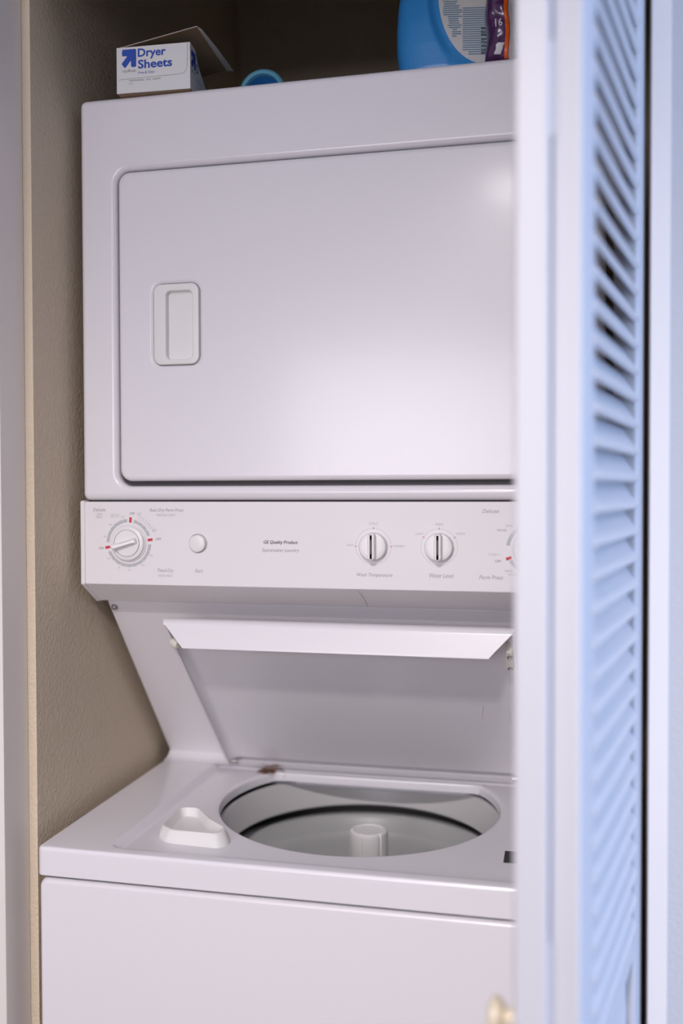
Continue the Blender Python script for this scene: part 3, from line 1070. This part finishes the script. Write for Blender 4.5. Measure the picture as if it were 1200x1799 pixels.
def on_jug(x, z, lift):
    return (jx + x, jy + front_y(x, z) - lift, ZT + z)


b = BM()
L = []
for k in range(0, 15):
    f = max(0.001, k / 14)
    lp_ = []
    for j in range(72):
        a = 2 * PI * j / 72
        x, z = LC[0] + LR[0] * f * math.cos(a), LC[1] + LR[1] * f * math.sin(a)
        x = min(x, 0.0745)
        lp_.append(on_jug(x, z, 0.0012))
    L.append(lp_)
loft(b, L)
lb = obj('jug_label', b, M['label'], jug, 60)
lb['label'] = 'pale oval paper label with fine print'


def strip(bm, x0, x1, z, h, slant, lift=0.0016):
    nseg = max(1, int((x1 - x0) / 0.006))
    pts = []
    for k in range(nseg + 1):
        x = x0 + (x1 - x0) * k / nseg
        zz = z + slant * (x - x0)
        q = math.hypot((x - LC[0]) / LR[0], (zz - LC[1]) / LR[1])
        if q < 0.95 and x < 0.072:
            pts.append((x, zz))
    if len(pts) > 1:
        loft(bm, [[on_jug(x, zz, lift) for x, zz in pts], [on_jug(x, zz + h, lift) for x, zz in pts]], closed=False)


b = BM()
for k in range(26):
    z = 0.034 + k * 0.0028
    strip(b, -0.028, -0.028 + 0.022 + random.random() * 0.010, z + 0.004, 0.0013, -0.08)
    if k < 22:
        strip(b, 0.004, 0.004 + 0.028 + random.random() * 0.012, z - 0.002, 0.0013, -0.08)
obj('fine_print', b, M['label_ink'], lb, 0)['kind'] = 'stuff'
b = BM()
for z, x0, x1 in ((0.1115, -0.012, 0.012), (0.1075, -0.006, 0.012), (0.1360, -0.020, 0.030), (0.1310, -0.015, 0.022), (0.1265, -0.020, 0.010), (0.1180, 0.018, 0.040), (0.1140, 0.018, 0.044), (0.1100, 0.018, 0.038)):
    strip(b, x0, x1, z, 0.0016, -0.08)
for k in range(8):
    strip(b, 0.028, 0.056, 0.030 + k * 0.0045, 0.0030, -0.10)
obj('bold_print', b, M['label_dark'], lb, 0)['kind'] = 'stuff'
b = BM(); strip(b, -0.024, -0.017, 0.1120, 0.0022, -0.08); obj('red_mark', b, M['label_red'], lb, 0)

# purple pouch with an orange stripe
bx, by_ = 0.5705, 0.022
bag = thing('laundry_pouch', 'crinkled purple plastic pouch with orange edge stripe and number 16, right of the jug', 'pouch', (bx, by_, ZT))
BW, BH = 0.0185, 0.170


def bag_y(u, v):
    """half thickness, u and v in -1..1"""
    t = 0.024 * (max(0, 1 - abs(u) ** 2.6) ** 0.6) * (max(0, 1 - abs(v) ** 6) ** 0.5)
    return t + 0.0004


def bag_pt(u, v, side, lift=0.0):
    x = u * BW + 0.0012 * math.sin(v * 9 + 1)
    z = 0.002 + (v + 1) / 2 * BH
    p = Vector((x * 45, z * 45, side * 3))
    cr = (noise.noise(p) * 0.0042 + noise.noise(p * 2.3) * 0.0022) * (1 - abs(u) ** 3)
    return (bx + x, by_ + side * (bag_y(u, v) + cr + lift) , ZT + z)


def bag_patch(bm, u0, u1, v0, v1, nu, nv, side, lift=0.0):
    rows = []
    for j in range(nv + 1):
        rows.append([bag_pt(u0 + (u1 - u0) * i / nu, v0 + (v1 - v0) * j / nv, side, lift) for i in range(nu + 1)])
    loft(bm, rows, closed=False)


b = BM()
bag_patch(b, -1, 1, -1, 1, 40, 100, -1)
bag_patch(b, -1, 1, -1, 1, 40, 100, 1)
bmesh.ops.remove_doubles(b, verts=b.verts, dist=0.00012)
obj('pouch_film', b, M['purple'], bag, 60)
b = BM(); bag_patch(b, 0.36, 0.60, -0.98, 0.98, 6, 90, -1, 0.0005); obj('orange_stripe', b, M['orange'], bag, 60)
b = BM(); bag_patch(b, 0.64, 1.0, -0.99, 0.98, 8, 90, -1, 0.0006); obj('clear_seam', b, M['clear'], bag, 60)
b = BM(); bag_patch(b, -0.25, 0.22, -0.93, -0.80, 8, 6, -1, 0.0006)
for v in b.verts:                      # glint of a shiny crinkle, painted in white with ragged edges
    v.co.x += 0.35 * (v.co.z - ZT - 0.012) + noise.noise(v.co * 260) * 0.0022
obj('crinkle_glint', b, M['white_ink_glint'], bag, 60)
t16 = text('16', bag, M['white_ink_glint'], (bx - 0.0005, by_, ZT + 0.0420), 0.0085, 0.0105, False, FRONT, 0.06, 'lettering')
for v in t16.data.vertices:
    p = bag_pt(v.co.x / BW, (v.co.z - 0.002) / BH * 2 - 1, -1, 0.0010)
    v.co.y = p[1] - by_
